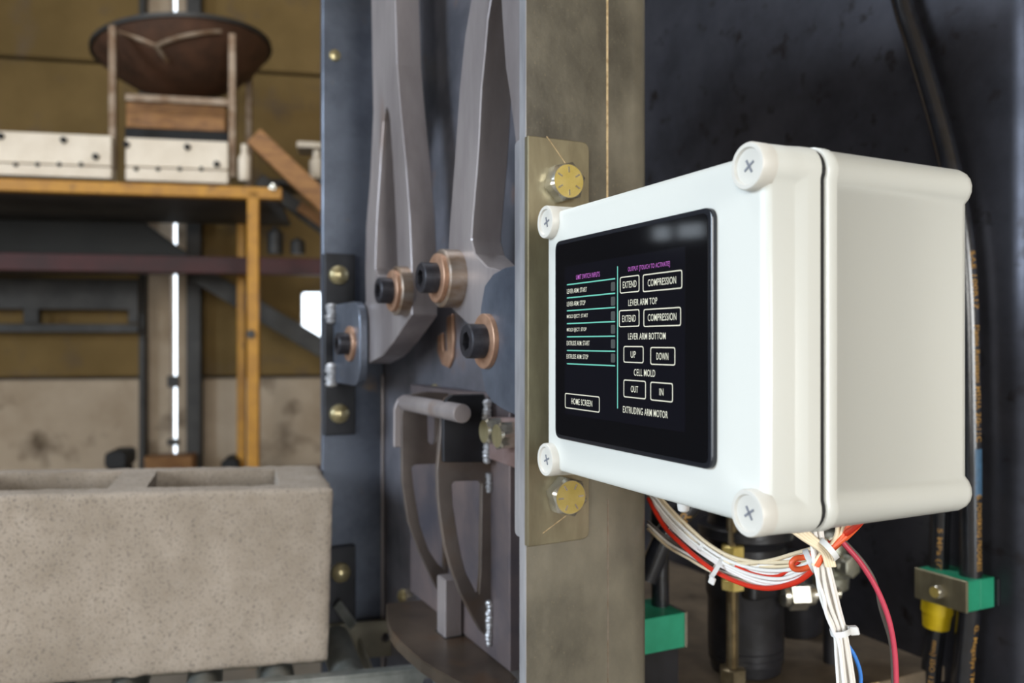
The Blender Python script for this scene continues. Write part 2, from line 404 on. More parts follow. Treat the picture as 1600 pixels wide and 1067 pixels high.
# column: bent 10 mm plate, front face s = .5
c0 = .2525; c1 = on_s(1019, 537, .5)[0]
prof = [(.5, c0), (.5, c1-.016), (.5015, c1-.008), (.5055, c1-.0025), (.512, c1), (.60, c1), (.60, c1-.0095), (.5095, c1-.0095), (.5095, c0)]
column = mk('column', prism(prof, [], MZ, ZLO, ZHI), M_COL, press, smooth=True, auto=50)
mk('column_edge', bx(.5002, .5094, c0-.0006, c0, ZLO, ZHI), M_EDGE, column)
mk('scribed_line', bx(.4996, .5, on_s(947.2, 500, .5)[0], on_s(950, 500, .5)[0], on_s(948, 318, .5)[1], ZHI), M_SCR, column)
mk('scribed_line', bx(.4997, .5, on_s(949, 800, .5)[0], on_s(950.2, 800, .5)[0], ZLO, on_s(948, 780, .5)[1]), M_BUSH, column)
# doubler strip behind the column edge and the round lug
d0 = on_t(804, 222, c0); d1 = on_t(804, 836, c0)
mk('doubler_plate', prism(rpoly([(.5095, d0[1]), (.5184, d0[1]), (.5184, d1[1]), (.5095, d1[1])], [0, .006, .006, 0]), [], MT, c0, c0+.03), M_EDGE, press, bevel=.0006)
tl = .2545
lp = [on_t(*p, tl) for p in ((803,415),(788,418),(770,428),(757,446),(751,480),(749,530),(751,575),(758,612),(768,628),(785,640),(803,648))]
lp = [(.512, lp[0][1])]+lp+[(.512, lp[-1][1])]
lug = mk('lug_plate', prism(lp, [], MT, tl, tl+.010), M_BLUE, press, bevel=.0008)
def bolted(parent, p, extra=0, bush=0, wash=True):
    """bushing, bronze washer and socket bolt, axis -b, from seat point p"""
    x = 0
    if bush:
        mk('bushing', lathe(p, -B_DIR, [(0,.0245),(bush-.001,.0245),(bush,.0235),(bush,.014)], 40), M_BUSH, parent, smooth=True); x = bush
    inst(WASHER, 'washer', parent, axis_m(p-B_DIR*x, -B_DIR)); x += .0039
    o = inst(SOCKET, 'socket_bolt', parent, axis_m(p-B_DIR*x, -B_DIR, random.uniform(0, 1))); return o
q = on_t(761.5, 533, tl); bolted(lug, W(q[0], tl, q[1]))
# lever arms
def arm(name, t, outer, slot, label, th=.027):
    o = mk(name, prism([on_t(*p, t) for p in outer], [[on_t(*p, t) for p in slot]], MT, t, t+th), M_ARM, press, bevel=.0009)
    o['label'] = label; return o
ta1 = .268
a1 = arm('lever_arm', ta1, [(580,-190),(580,0),(581,60),(583,177),(578.5,275),(572,354),(570.5,420),(571.5,470),(560,500),(553,530),(556,556),(576,568),(597,556),(615,534),(643,492),(643.5,478),(643,420),(639.5,335),(633.6,256),(626,177),(620,100),(617,0),(617,-190)],
         [(604,166),(601,174),(599,189),(594,256),(588,354),(586,420),(590,430),(612,430),(621,420),(619,354),(614,256),(609,185),(607,174)], 'lever arm with a long narrow slot')
q = on_t(634, 455, ta1); bolted(a1, W(q[0], ta1, q[1]), bush=.0115)
ta2 = .266
a2 = arm('lever_arm', ta2, [(770,-190),(752,-60),(736,0),(726,59),(718,138),(710,256),(702.5,354),(700,400),(694,440),(697,465),(705,481),(729,504),(750,522),(780,536),(812,536),(816,420),(817,216),(818,0),(820,-190)],
         [(774,-22),(767,-2),(761.5,31),(757.6,79),(751.7,138),(748,216),(744,275),(738.7,335),(736,374),(742,397),(761.5,417),(790,424),(806,418),(809,380),(808,300),(805,216),(795,138),(789,98),(785,40),(783,0),(779,-20)], 'broad lever arm with a wide tapering slot')
q = on_t(713, 435.6, ta2); bolted(a2, W(q[0], ta2, q[1]), bush=.015)
# J-shaped bronze plate standing in for the lit inside of a slot
hp = [on_t(*p, .3225) for p in ((697,495),(706,490),(708,530),(706,560),(700,575),(690,570),(683,550),(683,525),(690,520),(692,548),(698,548))]
mk('bronze_slot_inside', prism(hp, [], MT, .3225, T2), M_BRONZE, press, bevel=.001)
# tabs on the flange with domed bolts, ear with its bolt
SFT = SF-.012
def tab(px0, px1, py0, py1, bolts):
    x0, z1 = on_s(px0, py0, SFT); x1 = on_s(px1, py0, SFT)[0]; z0 = on_s(px0, py1, SFT)[1]
    o = mk('mounting_tab', bx(SFT, SF, x0, x1, z0, z1), M_TABS, press, bevel=.0012)
    for b_ in bolts:
        q = on_s(*b_, SFT); inst(DOME, 'domed_bolt', o, axis_m(W(SFT, q[0], q[1]), -A_DIR))
    return o
tab1 = tab(507, 556, 395, 681, [(529,430),(530,646)])
tab(507, 556, 857, 985, [(532,894)])
te = on_s(521, 540, SFT)[0]
eN = on_t(562, 537, te)[0]; z1 = on_t(548, 472, te)[1]; z0 = on_t(548, 602, te)[1]
ear = mk('ear_plate', prism(rpoly([(SFT, z0), (eN, z0), (eN, z1), (SFT, z1)], [.01, .03, .03, .01], 8), [], MT, te, te+.0095), M_BLUE, press, bevel=.0008)
q = on_t(549, 537, te); bolted(ear, W(q[0], te, q[1]))
mk('bushing', lathe(W(q[0], te+.0095, q[1]), B_DIR, [(0,.018),(.003,.018)], 32), M_BUSH, ear, smooth=True)
for y0, y1 in ((475, 503), (568, 603)):
    za, zb = on_s(523, y0, SFT)[1], on_s(523, y1, SFT)[1]
    mk('weld', bead(W(SFT-.006, te-.004, za), W(SFT-.006, te-.004, zb), .0080, 8), M_WELD, tab1, smooth=True)
# backing plate with fins, pin, half-moon foot
za = on_t(690, 607, TBK)[1]
s_far = on_t(641, 600, TBK)[0]; s_near = on_t(796, 600, TBK)[0]
zbot = -.281
bk = mk('backing_plate', bx(s_near, s_far, TBK, T2, zbot, za), M_BACK, press, bevel=.001)
S2 = on_t(767, 700, TBK)[0]; S1 = S2+.104
f2 = [(690,652),(691,634),(697,622),(708,616),(757,615),(768,650),(769,1000),(766,1000),(751,986),(737,962),(719,927),(704,887),(695,854),(688,807),(684,771),(683,734)]
c2 = [(706,757),(710,752),(748,751),(753,756),(752,820),(751,890),(748,928),(744,926),(728,894),(722,872),(715,836),(708,789)]
fin2 = mk('curved_fin', prism([on_s(*p, S2) for p in f2], [[on_s(*p, S2) for p in c2]], MS, S2, S2+.006), M_RUST, press, bevel=.0008)
f1 = [(628,650),(631,628),(640,617),(668,612),(700,614),(712,660),(712,960),(700,952),(688,930),(672,898),(655,861),(638,814),(629,752)]
c1_ = [(643,730),(648,726),(690,724),(694,740),(694,890),(684,881),(670,860),(656,820),(646,760)]
c1b = [(668,648),(682,648),(682,690),(676,697),(669,690)]
fin1 = mk('curved_fin', prism([on_s(*p, S1) for p in f1], [[on_s(*p, S1) for p in c1_], [on_s(*p, S1) for p in c1b]], MS, S1, S1+.006), M_RUST, press, bevel=.0008)
db = [(693,722),(692.5,640),(697,624),(707,617),(757,616),(757,722)]
mk('doubler_plate', prism([on_s(*p, S2-.006) for p in db], [], MS, S2-.006, S2-.0002), M_TABS, press, bevel=.0008)
db1 = [(619,700),(619,640),(624,626),(634,618),(640,700)]
mk('doubler_plate', prism([on_s(*p, S1) for p in db1], [], MS, S1+.0062, S1+.011), M_ARM, press, bevel=.0008)
pf = on_s(700, 640, S2-.006); pz = pf[1]-.001
mk('pin', lathe(W(S1+.004, pf[0], pz), -A_DIR, [(0,.0080),(S1-S2+.004+.038,.0080),(S1-S2+.004+.0385,.0074)], 32), M_ARM, press, smooth=True)
za1, zb1 = on_s(756, 624, S2)[1], on_s(756, 719, S2)[1]; tw = on_s(757, 670, S2-.004)[0]
mk('weld', bead(W(S2-.008, tw+.001, za1), W(S2-.008, tw+.001, zb1), .0046, 16), M_WELD, press, smooth=True)
for y0, y1 in ((738, 768), (938, 1006)):
    q0, q1 = on_s(768, y0, S2), on_s(768, y1, S2)
    mk('weld', bead(W(S2-.001, TBK-.002, q0[1]), W(S2-.001, TBK-.002, q1[1]), .0034, 12), M_WELD, press, smooth=True)
kp = [on_t(*p, TBK-.008) for p in ((763,652),(806,640),(806,737),(764,717))]
kp = [(p[0] if i in (0, 3) else .530, p[1]) for i, p in enumerate(kp)]
mk('keeper_plate', prism(kp, [], MT, TBK-.008, TBK), M_PINK, press, bevel=.0008)
HEXS = hex_bolt_mesh(.021, .014, [], 'hex_nut', M_BRASS)
for px, py in ((779, 673), (800, 680)):
    q = on_t(px, py, TBK-.008); inst(HEXS, 'hex_bolt', press, axis_m(W(q[0], TBK-.008, q[1]), -B_DIR, .2))
q = on_t(700, 616, TBK)
for px, py in ((681, 612), (631, 931)):
    q = on_t(px, py, T2); inst(DOME, 'domed_bolt', press, axis_m(W(q[0], T2, q[1]), -B_DIR) @ Matrix.Scale(.7, 4))
hm = [(603,943),(640,938),(672,936),(692,951),(740,992),(809,1060),(803,1066),(765,1085),(735,1078),(720,1067),(709,1061),(681,1046),(658,1031),(639,1015),(623,1000),(610,984),(604,962)]
foot = mk('half_moon_foot', prism([on_z(*p, zbot) for p in hm], [], MZ, zbot-.012, zbot), M_FOOT, press, bevel=.0008)
b0 = on_z(695, 997, zbot); b1 = on_z(684, 986, zbot)
mk('upright_key', bx(b0[0], b1[0], b0[1], b0[1]+.018, zbot-.02, on_s(697, 906, b0[0])[1]), M_ARM, foot, bevel=.0012)
sl = bx(b0[0]-.003, b1[0]+.003, b0[1]-.001, b0[1]+.034, zbot+.0001, zbot+.0004)
mk('key_slot', sl, M_BLACK, foot)
# bracket plate on the column with its two big bolts and the box mount
SB = .4945
k0, zt = on_s(825, 211, SB); k1, _ = on_s(921, 215, SB); zb = on_s(825, 855, SB)[1]
brk = mk('bracket_plate', prism(rpoly([(k0, zb), (k1, zb+.001), (k1, zt), (k0, zt)], [.001, .006, .006, .001], 4), [], MS, SB, .5), M_BRK, press, bevel=.0006)
for i, (px, py) in enumerate(((877, 287), (880, 773))):
    q = on_s(px, py, SB); inst(HEXBIG, 'hex_bolt', brk, axis_m(W(SB, q[0], q[1]), -A_DIR, .25-.5*i))
for (xa, ya), (xb, yb) in (((854,213),(888,262)), ((848,833),(884,806))):
    qa, qb = on_s(xa, ya, SB), on_s(xb, yb, SB); mk('scratch', beam(W(SB, qa[0], qa[1]), W(SB, qb[0], qb[1]), .0007, .0005, side=A_DIR), M_SCR, brk)
mk('box_mount', bx(.470, SB, k1-.012, k1-.006, -.07, .075), M_BRK, brk)

# ------------------------------------------------------------------ control box
ctrl = thing('control_box', 'grey-white plastic control box with a black touch screen, bolted to the column', 'control box', W(.36, .31, -.085))
TF = .2475
SA, SZ, ZA, ZB_ = .2750, .4560, -.0715, .0750       # boss centres
def outline(d, R, n=10):
    pts = []
    for cx, cz, a0 in ((SA, ZA, 180), (SZ, ZA, 270), (SZ, ZB_, 0), (SA, ZB_, 90)):
        e = math.degrees(math.acos(min(.9999, d/R)))    # arc runs past the walls on both sides
        for k in range(n+1):
            a = math.radians(a0-e+(90+2*e)*k/n); pts.append((cx+R*math.cos(a), cz+R*math.sin(a)))
    return pts
def shell(rings):
    V, Fc = [], []; n = None
    for t, d, R in rings:
        o = outline(d, R); n = len(o); V += [W(p[0], t, p[1]) for p in o]
    for k in range(len(rings)-1):
        for i in range(n):
            j = (i+1) % n; Fc.append((k*n+i, k*n+j, (k+1)*n+j, (k+1)*n+i))
    Fc += [tuple(range(n)), tuple(range((len(rings)-1)*n, len(rings)*n))]
    return V, Fc
mm = .001
lid = mk('lid', shell([(TF, 2.2*mm, 6.0*mm), (TF+.6*mm, 4.6*mm, 8.0*mm), (TF+2*mm, 6.0*mm, 9.6*mm), (TF+4*mm, 6.6*mm, 10.2*mm), (TF+15*mm, 6.8*mm, 10.4*mm),
     (TF+16*mm, 7.0*mm, 10.4*mm), (TF+20*mm, 9.6*mm, 10.6*mm), (TF+21*mm, 9.8*mm, 10.7*mm), (TF+27.1*mm, 9.9*mm, 10.8*mm), (TF+27.4*mm, 9.4*mm, 10.4*mm)]), M_WHITE, ctrl, smooth=True, auto=50)
mk('gap_shade', shell([(TF+27.0*mm, 8.9*mm, 9.9*mm), (TF+30.8*mm, 8.9*mm, 9.9*mm)]), M_BLACK, ctrl)  # black band near the rim paints the shade in the lid gap
mk('base', shell([(TF+30.2*mm, 9.8*mm, 10.8*mm), (TF+30.6*mm, 10.3*mm, 11.2*mm), (TF+36.4*mm, 10.3*mm, 11.2*mm), (TF+37.2*mm, 9.7*mm, 10.9*mm), (TF+37.6*mm, 7.0*mm, 10.6*mm), (TF+123*mm, 6.0*mm, 10.0*mm),
     (TF+126*mm, 5.6*mm, 9.4*mm), (TF+128*mm, 4.2*mm, 7.4*mm)]), M_WHITE, ctrl, smooth=True, auto=50)
for cx, cz in ((SA, ZA), (SZ, ZA), (SZ, ZB_), (SA, ZB_)):
    p = W(cx, TF+.004, cz)
    cap = mk('lid_screw', lathe(p, -B_DIR, [(0, .0088), (.0008, .0102), (.0078, .0102), (.0086, .0097), (.0086, .0080), (.0074, .0074), (.0072, .006)], 40), M_CAP, ctrl, smooth=True)
    u, v = frame_of(-B_DIR)
    f = p-B_DIR*.00725; rt = random.uniform(0, .6); uu = u*math.cos(rt)+v*math.sin(rt); vv = v*math.cos(rt)-u*math.sin(rt)
    cr = join(beam(f-uu*.0032, f+uu*.0032, .0010, .0006, side=vv), beam(f-vv*.0032, f+vv*.0032, .0010, .0006, side=uu))
    mk('cross_recess', cr, M_CROSS, cap)
# display
TDIS = TF-.0030
s1, zt1 = on_t(1112.5, 323, TDIS); s0, zt0 = on_t(867, 377, TDIS); zb1 = on_t(1112.5, 735, TDIS)[1]; zb0 = on_t(867, 684, TDIS)[1]
zt_ = (zt1+zt0)/2; zb_ = (zb1+zb0)/2
disp = mk('touch_display', prism(rpoly(rect(s1, s0, zb_, zt_), .006, 8), [], MT, TDIS, TF+.0002), M_BEZSIDE, ctrl, bevel=.0007, segs=2)
glass = prism(rpoly(rect(s1+.0028, s0-.0022, zb_+.0025, zt_-.0025), .004, 8), [], MT, TDIS-.00025, TDIS+.0005)
mk('glass', glass, M_BEZEL, disp)
TSC = TDIS-.00030; TTX = TDIS-.00042
zx = lambda x, y: (860+x/3.556, 380+y/3.556)
def sz(x, y, t=TTX): return on_t(*zx(x, y), t)
sa, sza = sz(80, 130, TSC); sb_, szb = sz(748, 1000, TSC); zlo = sz(80, 948, TSC)[1]
mk('screen', prism(rect(sb_, sa, zlo, sza), [], MT, TSC, TSC+.00004), M_SCREEN, disp)
def flat(name, polys, m, t=TTX): mk(name, join(*[prism(p, [], MT, t, t+.00006) for p in polys]), m, disp)
def label_txt(body, x0, x1, yc, h, m):
    P, Fc, _ = text_data(body, .002)
    a, zc = sz(x0, yc); b, _ = sz(x1, yc)
    hh = abs(sz((x0+x1)/2, yc-h/2)[1]-sz((x0+x1)/2, yc+h/2)[1]); zc = sz((x0+x1)/2, yc)[1]
    mk('lettering', ([W(a+(b-a)*p[0], TTX, zc+(p[1]-.5)*hh) for p in P], Fc), m, disp)
for a_ in (('LIMIT SWITCH INPUTS',143,274,180,27,M_PURP), ('OUTPUT [TOUCH TO ACTIVATE]',431,663,132,33,M_PURP),
           ('LEVER ARM: START',92,202,262,26,M_TXT), ('LEVER ARM: STOP',92,194,334,26,M_TXT), ('MOLD EJECT: START',92,208,407,26,M_TXT),
           ('MOLD EJECT: STOP',92,200,482,26,M_TXT), ('EXTRUDE ARM: START',91,217,555,26,M_TXT), ('EXTRUDE ARM: STOP',90,210,630,26,M_TXT),
           ('EXTEND',402,478,228,37,M_TXT), ('COMPRESSION',541,698,212,40,M_TXT), ('LEVER ARM TOP',433,593,325,37,M_TXT),
           ('EXTEND',399,474,418,37,M_TXT), ('COMPRESSION',541,700,410,40,M_TXT), ('LEVER ARM BOTTOM',432,640,516,37,M_TXT),
           ('UP',446,474,618,37,M_TXT), ('DOWN',589,655,628,40,M_TXT), ('CELL MOLD',464,582,720,39,M_TXT), ('OUT',447,487,811,37,M_TXT),
           ('IN',605,628,826,39,M_TXT), ('EXTRUDING ARM MOTOR',403,652,938,39,M_TXT), ('HOME SCREEN',116,232,884,34,M_TXT)):
    label_txt(*a_)
def button(x0, x1, yc, h):
    a = sz(x0, yc)[0]; b = sz(x1, yc)[0]; zc = sz((x0+x1)/2, yc)[1]; xm = (x0+x1)/2
    hh = abs(sz(xm, yc-h/2)[1]-sz(xm, yc+h/2)[1])/2; w = .00055
    o = rpoly(rect(b, a, zc-hh, zc+hh), .0014, 4); i = rpoly(rect(b+w, a-w, zc-hh+w, zc+hh-w), .001, 4)
    mk('button_frame', prism(o, [i], MT, TTX, TTX+.00006), M_TXT, disp)
for b_ in ((386,494,228,94), (513,732,211,102), (381,494,417,96), (517,725,411,103), (406,517,618,94), (555,693,627,101), (406,530,811,101), (555,680,826,106), (81,273,885,87)):
    button(*b_)
for y in (214, 291, 366, 441, 518, 598, 675):
    a = sz(92, y)[0]; b = sz(359, y)[0]; z = sz(225, y)[1]
    mk('divider', prism(rect(b, a, z-.00036, z+.00036), [], MT, TTX, TTX+.00006), M_TEAL, disp)
a = sz(370.5, 500)[0]; b = sz(375, 500)[0]
mk('divider', prism(rect(b, a, sz(373, 918)[1], sz(373, 128)[1]), [], MT, TTX, TTX+.00006), M_TEAL, disp)
for y in (241, 322, 403, 478, 559, 638):
    a = sz(336, y)[0]; b = sz(359, y)[0]; z = sz(347, y)[1]; h_ = abs(sz(347, y-25)[1]-sz(347, y+25)[1])/2
    mk('indicator', prism(rpoly(rect(b, a, z-h_, z+h_), .0009, 3), [], MT, TTX, TTX+.00006), M_GREYI, disp)

# ------------------------------------------------------------------ concrete block on the roller conveyor
cB, sB = math.cos(TB), math.sin(TB)
LX = Vector((cB*math.cos(TILT), sB*math.cos(TILT), -math.sin(TILT))); LY = Vector((-sB, cB, 0)); LZ = LX.cross(LY)
corner = at(513, 1034, .92)                     # lower front right corner of the block
def BL(x, y, z): return corner+LX*x+LY*y+LZ*z   # x <= 0 to the left
def make_block():
    Lb, Db, Hb, st = .392, .186, .1905, .0062
    nx, ny, nz = round(Lb/st), round(Db/st), round(Hb/st)
    hx = lambda px: (on_block(px)); 
    holes = [(-.194, -.054), (-.372, -.228)]
    def solid(i, j):
        if not (0 <= i < nx and 0 <= j < ny): return False
        x = -Lb+(i+.5)*Lb/nx; y = (j+.5)*Db/ny
        return not (.034 < y < Db-.034 and any(a < x < b for a, b in holes))
    vid = {}; V = []; Fc = []
    def v(i, j, k):
        if (i, j, k) not in vid:
            vid[(i, j, k)] = len(V); p = Vector((-Lb+i*Lb/nx, j*Db/ny, k*Hb/nz))
            nn = noise.noise_vector(p*90)*.0009+noise.noise_vector(p*310)*.0007
            ed = (i in (0, nx))+(j in (0, ny))+(k in (0, nz))
            if ed >= 2:
                c = Vector((-Lb/2, Db/2, Hb/2)); dd = (c-p); nn = nn*1.3+Vector((math.copysign(.0016, dd.x) if i in (0, nx) else 0, math.copysign(.0016, dd.y) if j in (0, ny) else 0, math.copysign(.0016, dd.z) if k in (0, nz) else 0))
            p += nn
            if k == 0: p.z = max(p.z, 0)
            V.append(BL(*p))
        return vid[(i, j, k)]
    for i in range(nx):
        for j in range(ny):
            if not solid(i, j): continue
            for k in (0, nz): Fc.append((v(i,j,k), v(i+1,j,k), v(i+1,j+1,k), v(i,j+1,k)))
            for di, dj, e in ((-1,0,((i,j),(i,j+1))), (1,0,((i+1,j),(i+1,j+1))), (0,-1,((i,j),(i+1,j))), (0,1,((i,j+1),(i+1,j+1)))):
                if not solid(i+di, j+dj):
                    (a, b), (c, d) = e
                    for k in range(nz): Fc.append((v(a,b,k), v(c,d,k), v(c,d,k+1), v(a,b,k+1)))
    return V, Fc
blk = mk('concrete_block', make_block(), M_BLOCK, None, smooth=True, auto=60)
tag(blk, 'grey two-core concrete block resting on the roller conveyor', 'block')
conv = thing('roller_conveyor', 'grey metal roller conveyor carrying the concrete block', 'conveyor', BL(-.2, .09, -CH+.349))
def bb(x0, x1, y0, y1, z0, z1):
    V = [BL(x, y, z) for z in (z0, z1) for x, y in ((x0,y0),(x1,y0),(x1,y1),(x0,y1))]
    return V, [(3,2,1,0),(4,5,6,7),(0,1,5,4),(1,2,6,5),(2,3,7,6),(3,0,4,7)]
RR = .0185
def bore(x, z, r, y): return (x, z, r, y)
def rail(y0, yf, xr, ztop, m, holes, name, lip):
    f = lambda a, b, d: BL(a, d, b)
    hs = [[(x+r*math.cos(k*PI/8), z+r*math.sin(k*PI/8)) for k in range(16)] for x, z, r in holes]
    o = mk(name, join(prism(rect(-.55, xr, ztop-.045, ztop-.003), hs, f, y0, y0+.003), bb(-.55, xr, y0, y0+lip, ztop-.003, ztop)), m, conv, bevel=.0006)
    return o
rail(-.044, 0, .118, .0005, M_GALV, [(.103, -.016, .006)], 'front_rail', .014)
rail(.126, 0, .100, -.0012, M_RAILD, [(.085, -.022, .006)], 'back_rail', .010)
for i in range(7):
    x = .022-.075*i
    p = BL(x, -.026, -RR-.0006); q = BL(x, .122, -RR-.0006)
    r_ = mk('roller', lathe(p, q-p, [(0, .009), (.0, RR-.002), (.001, RR), ((q-p).length-.001, RR), ((q-p).length, RR-.002)], 28), M_GALV, conv, smooth=True)
    mk('axle', bar(BL(x, -.042, -RR), BL(x, .127, -RR), .006), M_GALV, r_, smooth=True)
mk('cross_angle', bb(.050, .053, -.04, .124, -.045, -.02), M_RAILD, conv)
mk('side_strip', beam(at(527, 944, 1.043), at(552, 978, 1.03), .005, .012), M_GALV, conv)
for x in (-.5, -.06):
    for y in (-.041, .124): mk('conveyor_leg', beam(BL(x, y, -.045), Vector((BL(x, y, 0).x, BL(x, y, 0).y, 0)), .02, .02, side=Vector((1,0,0))), M_GALV, conv)

# ------------------------------------------------------------------ inside the cabinet, right of the column
pc = on_z(1165, 1044, -.342); Pm = W(pc[0], pc[1], -.342)
motor = thing('hydraulic_motor', 'black hydraulic motor standing on the base plate behind the wires', 'motor', Pm)
R = .040
mk('housing', lathe(Pm, UP, [(0,.033),(.002,.036),(.012,.037),(.013,.0385),(.019,.0385),(.0195,.0378),(.021,.0378),(.0215,.0388),(.026,.0388),(.0265,.038),(.028,.038),(.0285,.039),(.075,.039),(.082,.041),(.132,.041),(.138,.036),(.150,.036)], 48), M_MOTOR, motor, smooth=True)
mk('port_block', prism(rpoly(rect(pc[0]-.043, pc[0]+.030, pc[1]-.030, pc[1]+.038), .008), [], MZ, -.342+.085, -.342+.122), M_MOTOR, motor, bevel=.003, segs=2)
mk('top_flange', lathe(Pm, UP, [(.140,.046),(.142,.049),(.152,.049),(.154,.046),(.154,.040),(.160,.038)], 48), M_MOTOR, motor, smooth=True)
mk('gearbox', lathe(Pm+B_DIR*.002, UP, [(.160,.040),(.22,.040),(.23,.055),(.26,.055)], 40), M_MOTOR, motor, smooth=True)
stp = at(1223, 1000, .835); 
stk = [(0,0), (.009,.008), (.010,.022), (.003,.034), (-.001,.02)]
st_f = lambda a, b, d: Pm+B_DIR*(.0385*math.cos(.35)+a*.3)-A_DIR*(.0385*math.sin(.35)-a*.6+d)+UP*(.048+b)
mk('sticker', prism(stk, [], st_f, .0, .0006), M_WW, motor)
mk('sticker_print', prism([(.002,.012),(.008,.016),(.006,.024),(.001,.02)], [], st_f, .0006, .0009), M_WB, motor)
fit0 = at(1222, 930, .842)
fd = Vector((1, .12, 0)).normalized()
mk('port_fitting', lathe(fit0, fd, [(0,.011),(.005,.011),(.006,('h',.026)),(.024,('h',.026)),(.026,.011),(.030,.0105),(.032,.0105),(.033,.006),(.060,.006)], 48, rot=-.3), M_ZSIDE, motor, smooth=True)
# cast valve body behind the wires
vp = at(1298, 905, .90)
valve = thing('valve_body', 'silvery cast valve body half hidden behind the white wires', 'valve', vp-UP*.02)
mk('casting', lathe(vp-UP*.012, UP, [(0,.012),(.004,.018),(.016,.019),(.020,.015),(.026,.018),(.036,.0195),(.040,.016),(.046,.017),(.060,.014),(.064,.008)], 28), M_CAST, valve, smooth=True)
mk('side_port', lathe(vp+UP*.02, -A_DIR, [(0,.012),(.02,.012),(.022,('h',.020)),(.03,('h',.020)),(.031,.008)], 36), M_CAST, valve, smooth=True)
mk('valve_stem', bar(vp-UP*.012, Vector((vp.x, vp.y, CH-.342)), .008), M_MOTOR, valve, smooth=True)
# dark round accumulator behind
ap = on_z(1240, 985, -.342)
acc = thing('black_canister', 'short black canister on the base plate behind the motor', 'canister', W(ap[0], ap[1], -.342))
mk('body', lathe(W(ap[0], ap[1], -.342), UP, [(0,.03),(.003,.032),(.075,.032),(.08,.028)], 36), M_MOTOR, acc, smooth=True)
mk('lid', lathe(W(ap[0], ap[1], -.262), UP, [(0,.02),(.012,.02),(.014,.016)], 24), M_MOTOR, acc, smooth=True)
# threaded rod with nuts
rp = at(1144.5, 1066, .846); rz = -.342
rod = thing('threaded_rod', 'upright threaded rod with hex nuts in front of the black motor', 'rod', Vector((rp.x, rp.y, CH+rz)))
prof = []
zz = 0.0
while zz < .30: prof += [(zz, .0062), (zz+.0009, .0052)]; zz += .0018
P0 = Vector((rp.x, rp.y, CH+rz)); mk('threaded_shaft', lathe(P0, UP, prof, 16), M_ROD, rod, smooth=True, auto=80)
for z_, h_, af, mm_ in ((0,.016,.024,M_ROD), (.094,.011,.021,M_ZINC), (.126,.013,.021,M_ZINC)):
    mk('hex_nut', lathe(P0+UP*z_, UP, [(0,af*.45),(.001,('h',af)),(h_-.001,('h',af)),(h_,af*.45)], 48, rot=.35), mm_, rod, smooth=True)
mk('flat_washer', lathe(P0+UP*.1235, UP, [(0,.015),(.0022,.015)], 32), M_ZINC, rod, smooth=True)
# two straight hoses and clamps
def hose(name, label, pts, r, k=10, n=18):
    path = spline(pts, k); o = mk(name, sweep(path, r, n), M_RUB, None, smooth=True, auto=60); tag(o, label, 'hose', 'hydraulic hoses'); return o, path
def hose_text(o, path, r, body, i0, length, h, ang0, m, flip=1, off=.0003, lift=None):
    """text wrapped on the hose: runs along the path from arc length i0, ang0 = direction of its middle line (world vector)"""
    acc_ = [0]
    for i in range(1, len(path)): acc_.append(acc_[-1]+(path[i]-path[i-1]).length)
    def pt(d):
        d = max(0, min(acc_[-1]-1e-6, d))
        for i in range(1, len(path)):
            if acc_[i] >= d: break
        t = (d-acc_[i-1])/(acc_[i]-acc_[i-1]); return path[i-1].lerp(path[i], t), (path[i]-path[i-1]).normalized()
    P, Fc, _ = text_data(body, .014) if isinstance(body, str) else body
    V = []
    for x, y in P:
        c, d = pt(i0+flip*x*length); u = (ang0-d*ang0.dot(d)).normalized(); v = -d.cross(u)
        a = (y-.5)*h/r; V.append(c+(u*math.cos(a)+v*math.sin(a))*(r+off))
    mk('lettering' if isinstance(body, str) else 'printed_stripe', (V, Fc), m, o)
def strip(n=40, rows=4):
    P = [(i/n, j/rows) for i in range(n+1) for j in range(rows+1)]; R1 = rows+1
    return P, [(i*R1+j, (i+1)*R1+j, (i+1)*R1+j+1, i*R1+j+1) for i in range(n) for j in range(rows)], 1
TH_ = .780
def tp(px, py, t=TH_): s, z = on_t(px, py, t); return W(s, t, z)
big, bp_ = hose('hydraulic_hose', 'long black hose with gold print, curving down the cabinet wall through both clamp ends',
   [tp(1385,-120), tp(1409,0), tp(1431,70), tp(1452,140), tp(1473,215), tp(1490,290), tp(1502,360), tp(1509,430), tp(1512.5,500), tp(1514.5,600), tp(1516,700), tp(1516.5,800), tp(1516.5,900), tp(1513,960), tp(1508,1010), tp(1503,1080), tp(1498,1180)], .0106)
def arc_at(path, py):
    a = 0
    for i in range(1, len(path)):
        p = path[i]; y = HY-(p.z-CH)*FPX/p.y
        a += (path[i]-path[i-1]).length
        if y >= py: return a
view = lambda px: (-Vector(((px-800)/FPX, 1, 0))).normalized()
vdir = (view(1515)+Vector((.75,0,0))).normalized()
pxm = .842/FPX
hose_text(big, bp_, .0106, 'SAE 100R17', arc_at(bp_, 392), 90*pxm, .0058, vdir, M_GOLD)
hose_text(big, bp_, .0106, 'Flame Resistant MSHA 2G-11C', arc_at(bp_, 502), 180*pxm, .0062, vdir, M_GOLD)
hose_text(big, bp_, .0106, strip(), arc_at(bp_, 694), 72*pxm, .0085, vdir, M_BLUEP, off=.00015)
hose_text(big, bp_, .0106, 'G. POWERING PROGRESS', arc_at(bp_, 770), 118*pxm, .0056, vdir, M_GOLD)
hose_text(big, bp_, .0106, 'G. MegaSys TM', arc_at(bp_, 966), 95*pxm, .0066, vdir, M_GOLD)
sm, sp_ = hose('hydraulic_hose', 'thinner black hose with a yellow sleeve below the green clamp',
   [tp(1472,700), tp(1470,780), tp(1468,850), tp(1466,920), tp(1463,980), tp(1457,1030), tp(1452,1090), tp(1446,1180)], .0100)
vd2 = (view(1468)-B_DIR*.1).normalized()
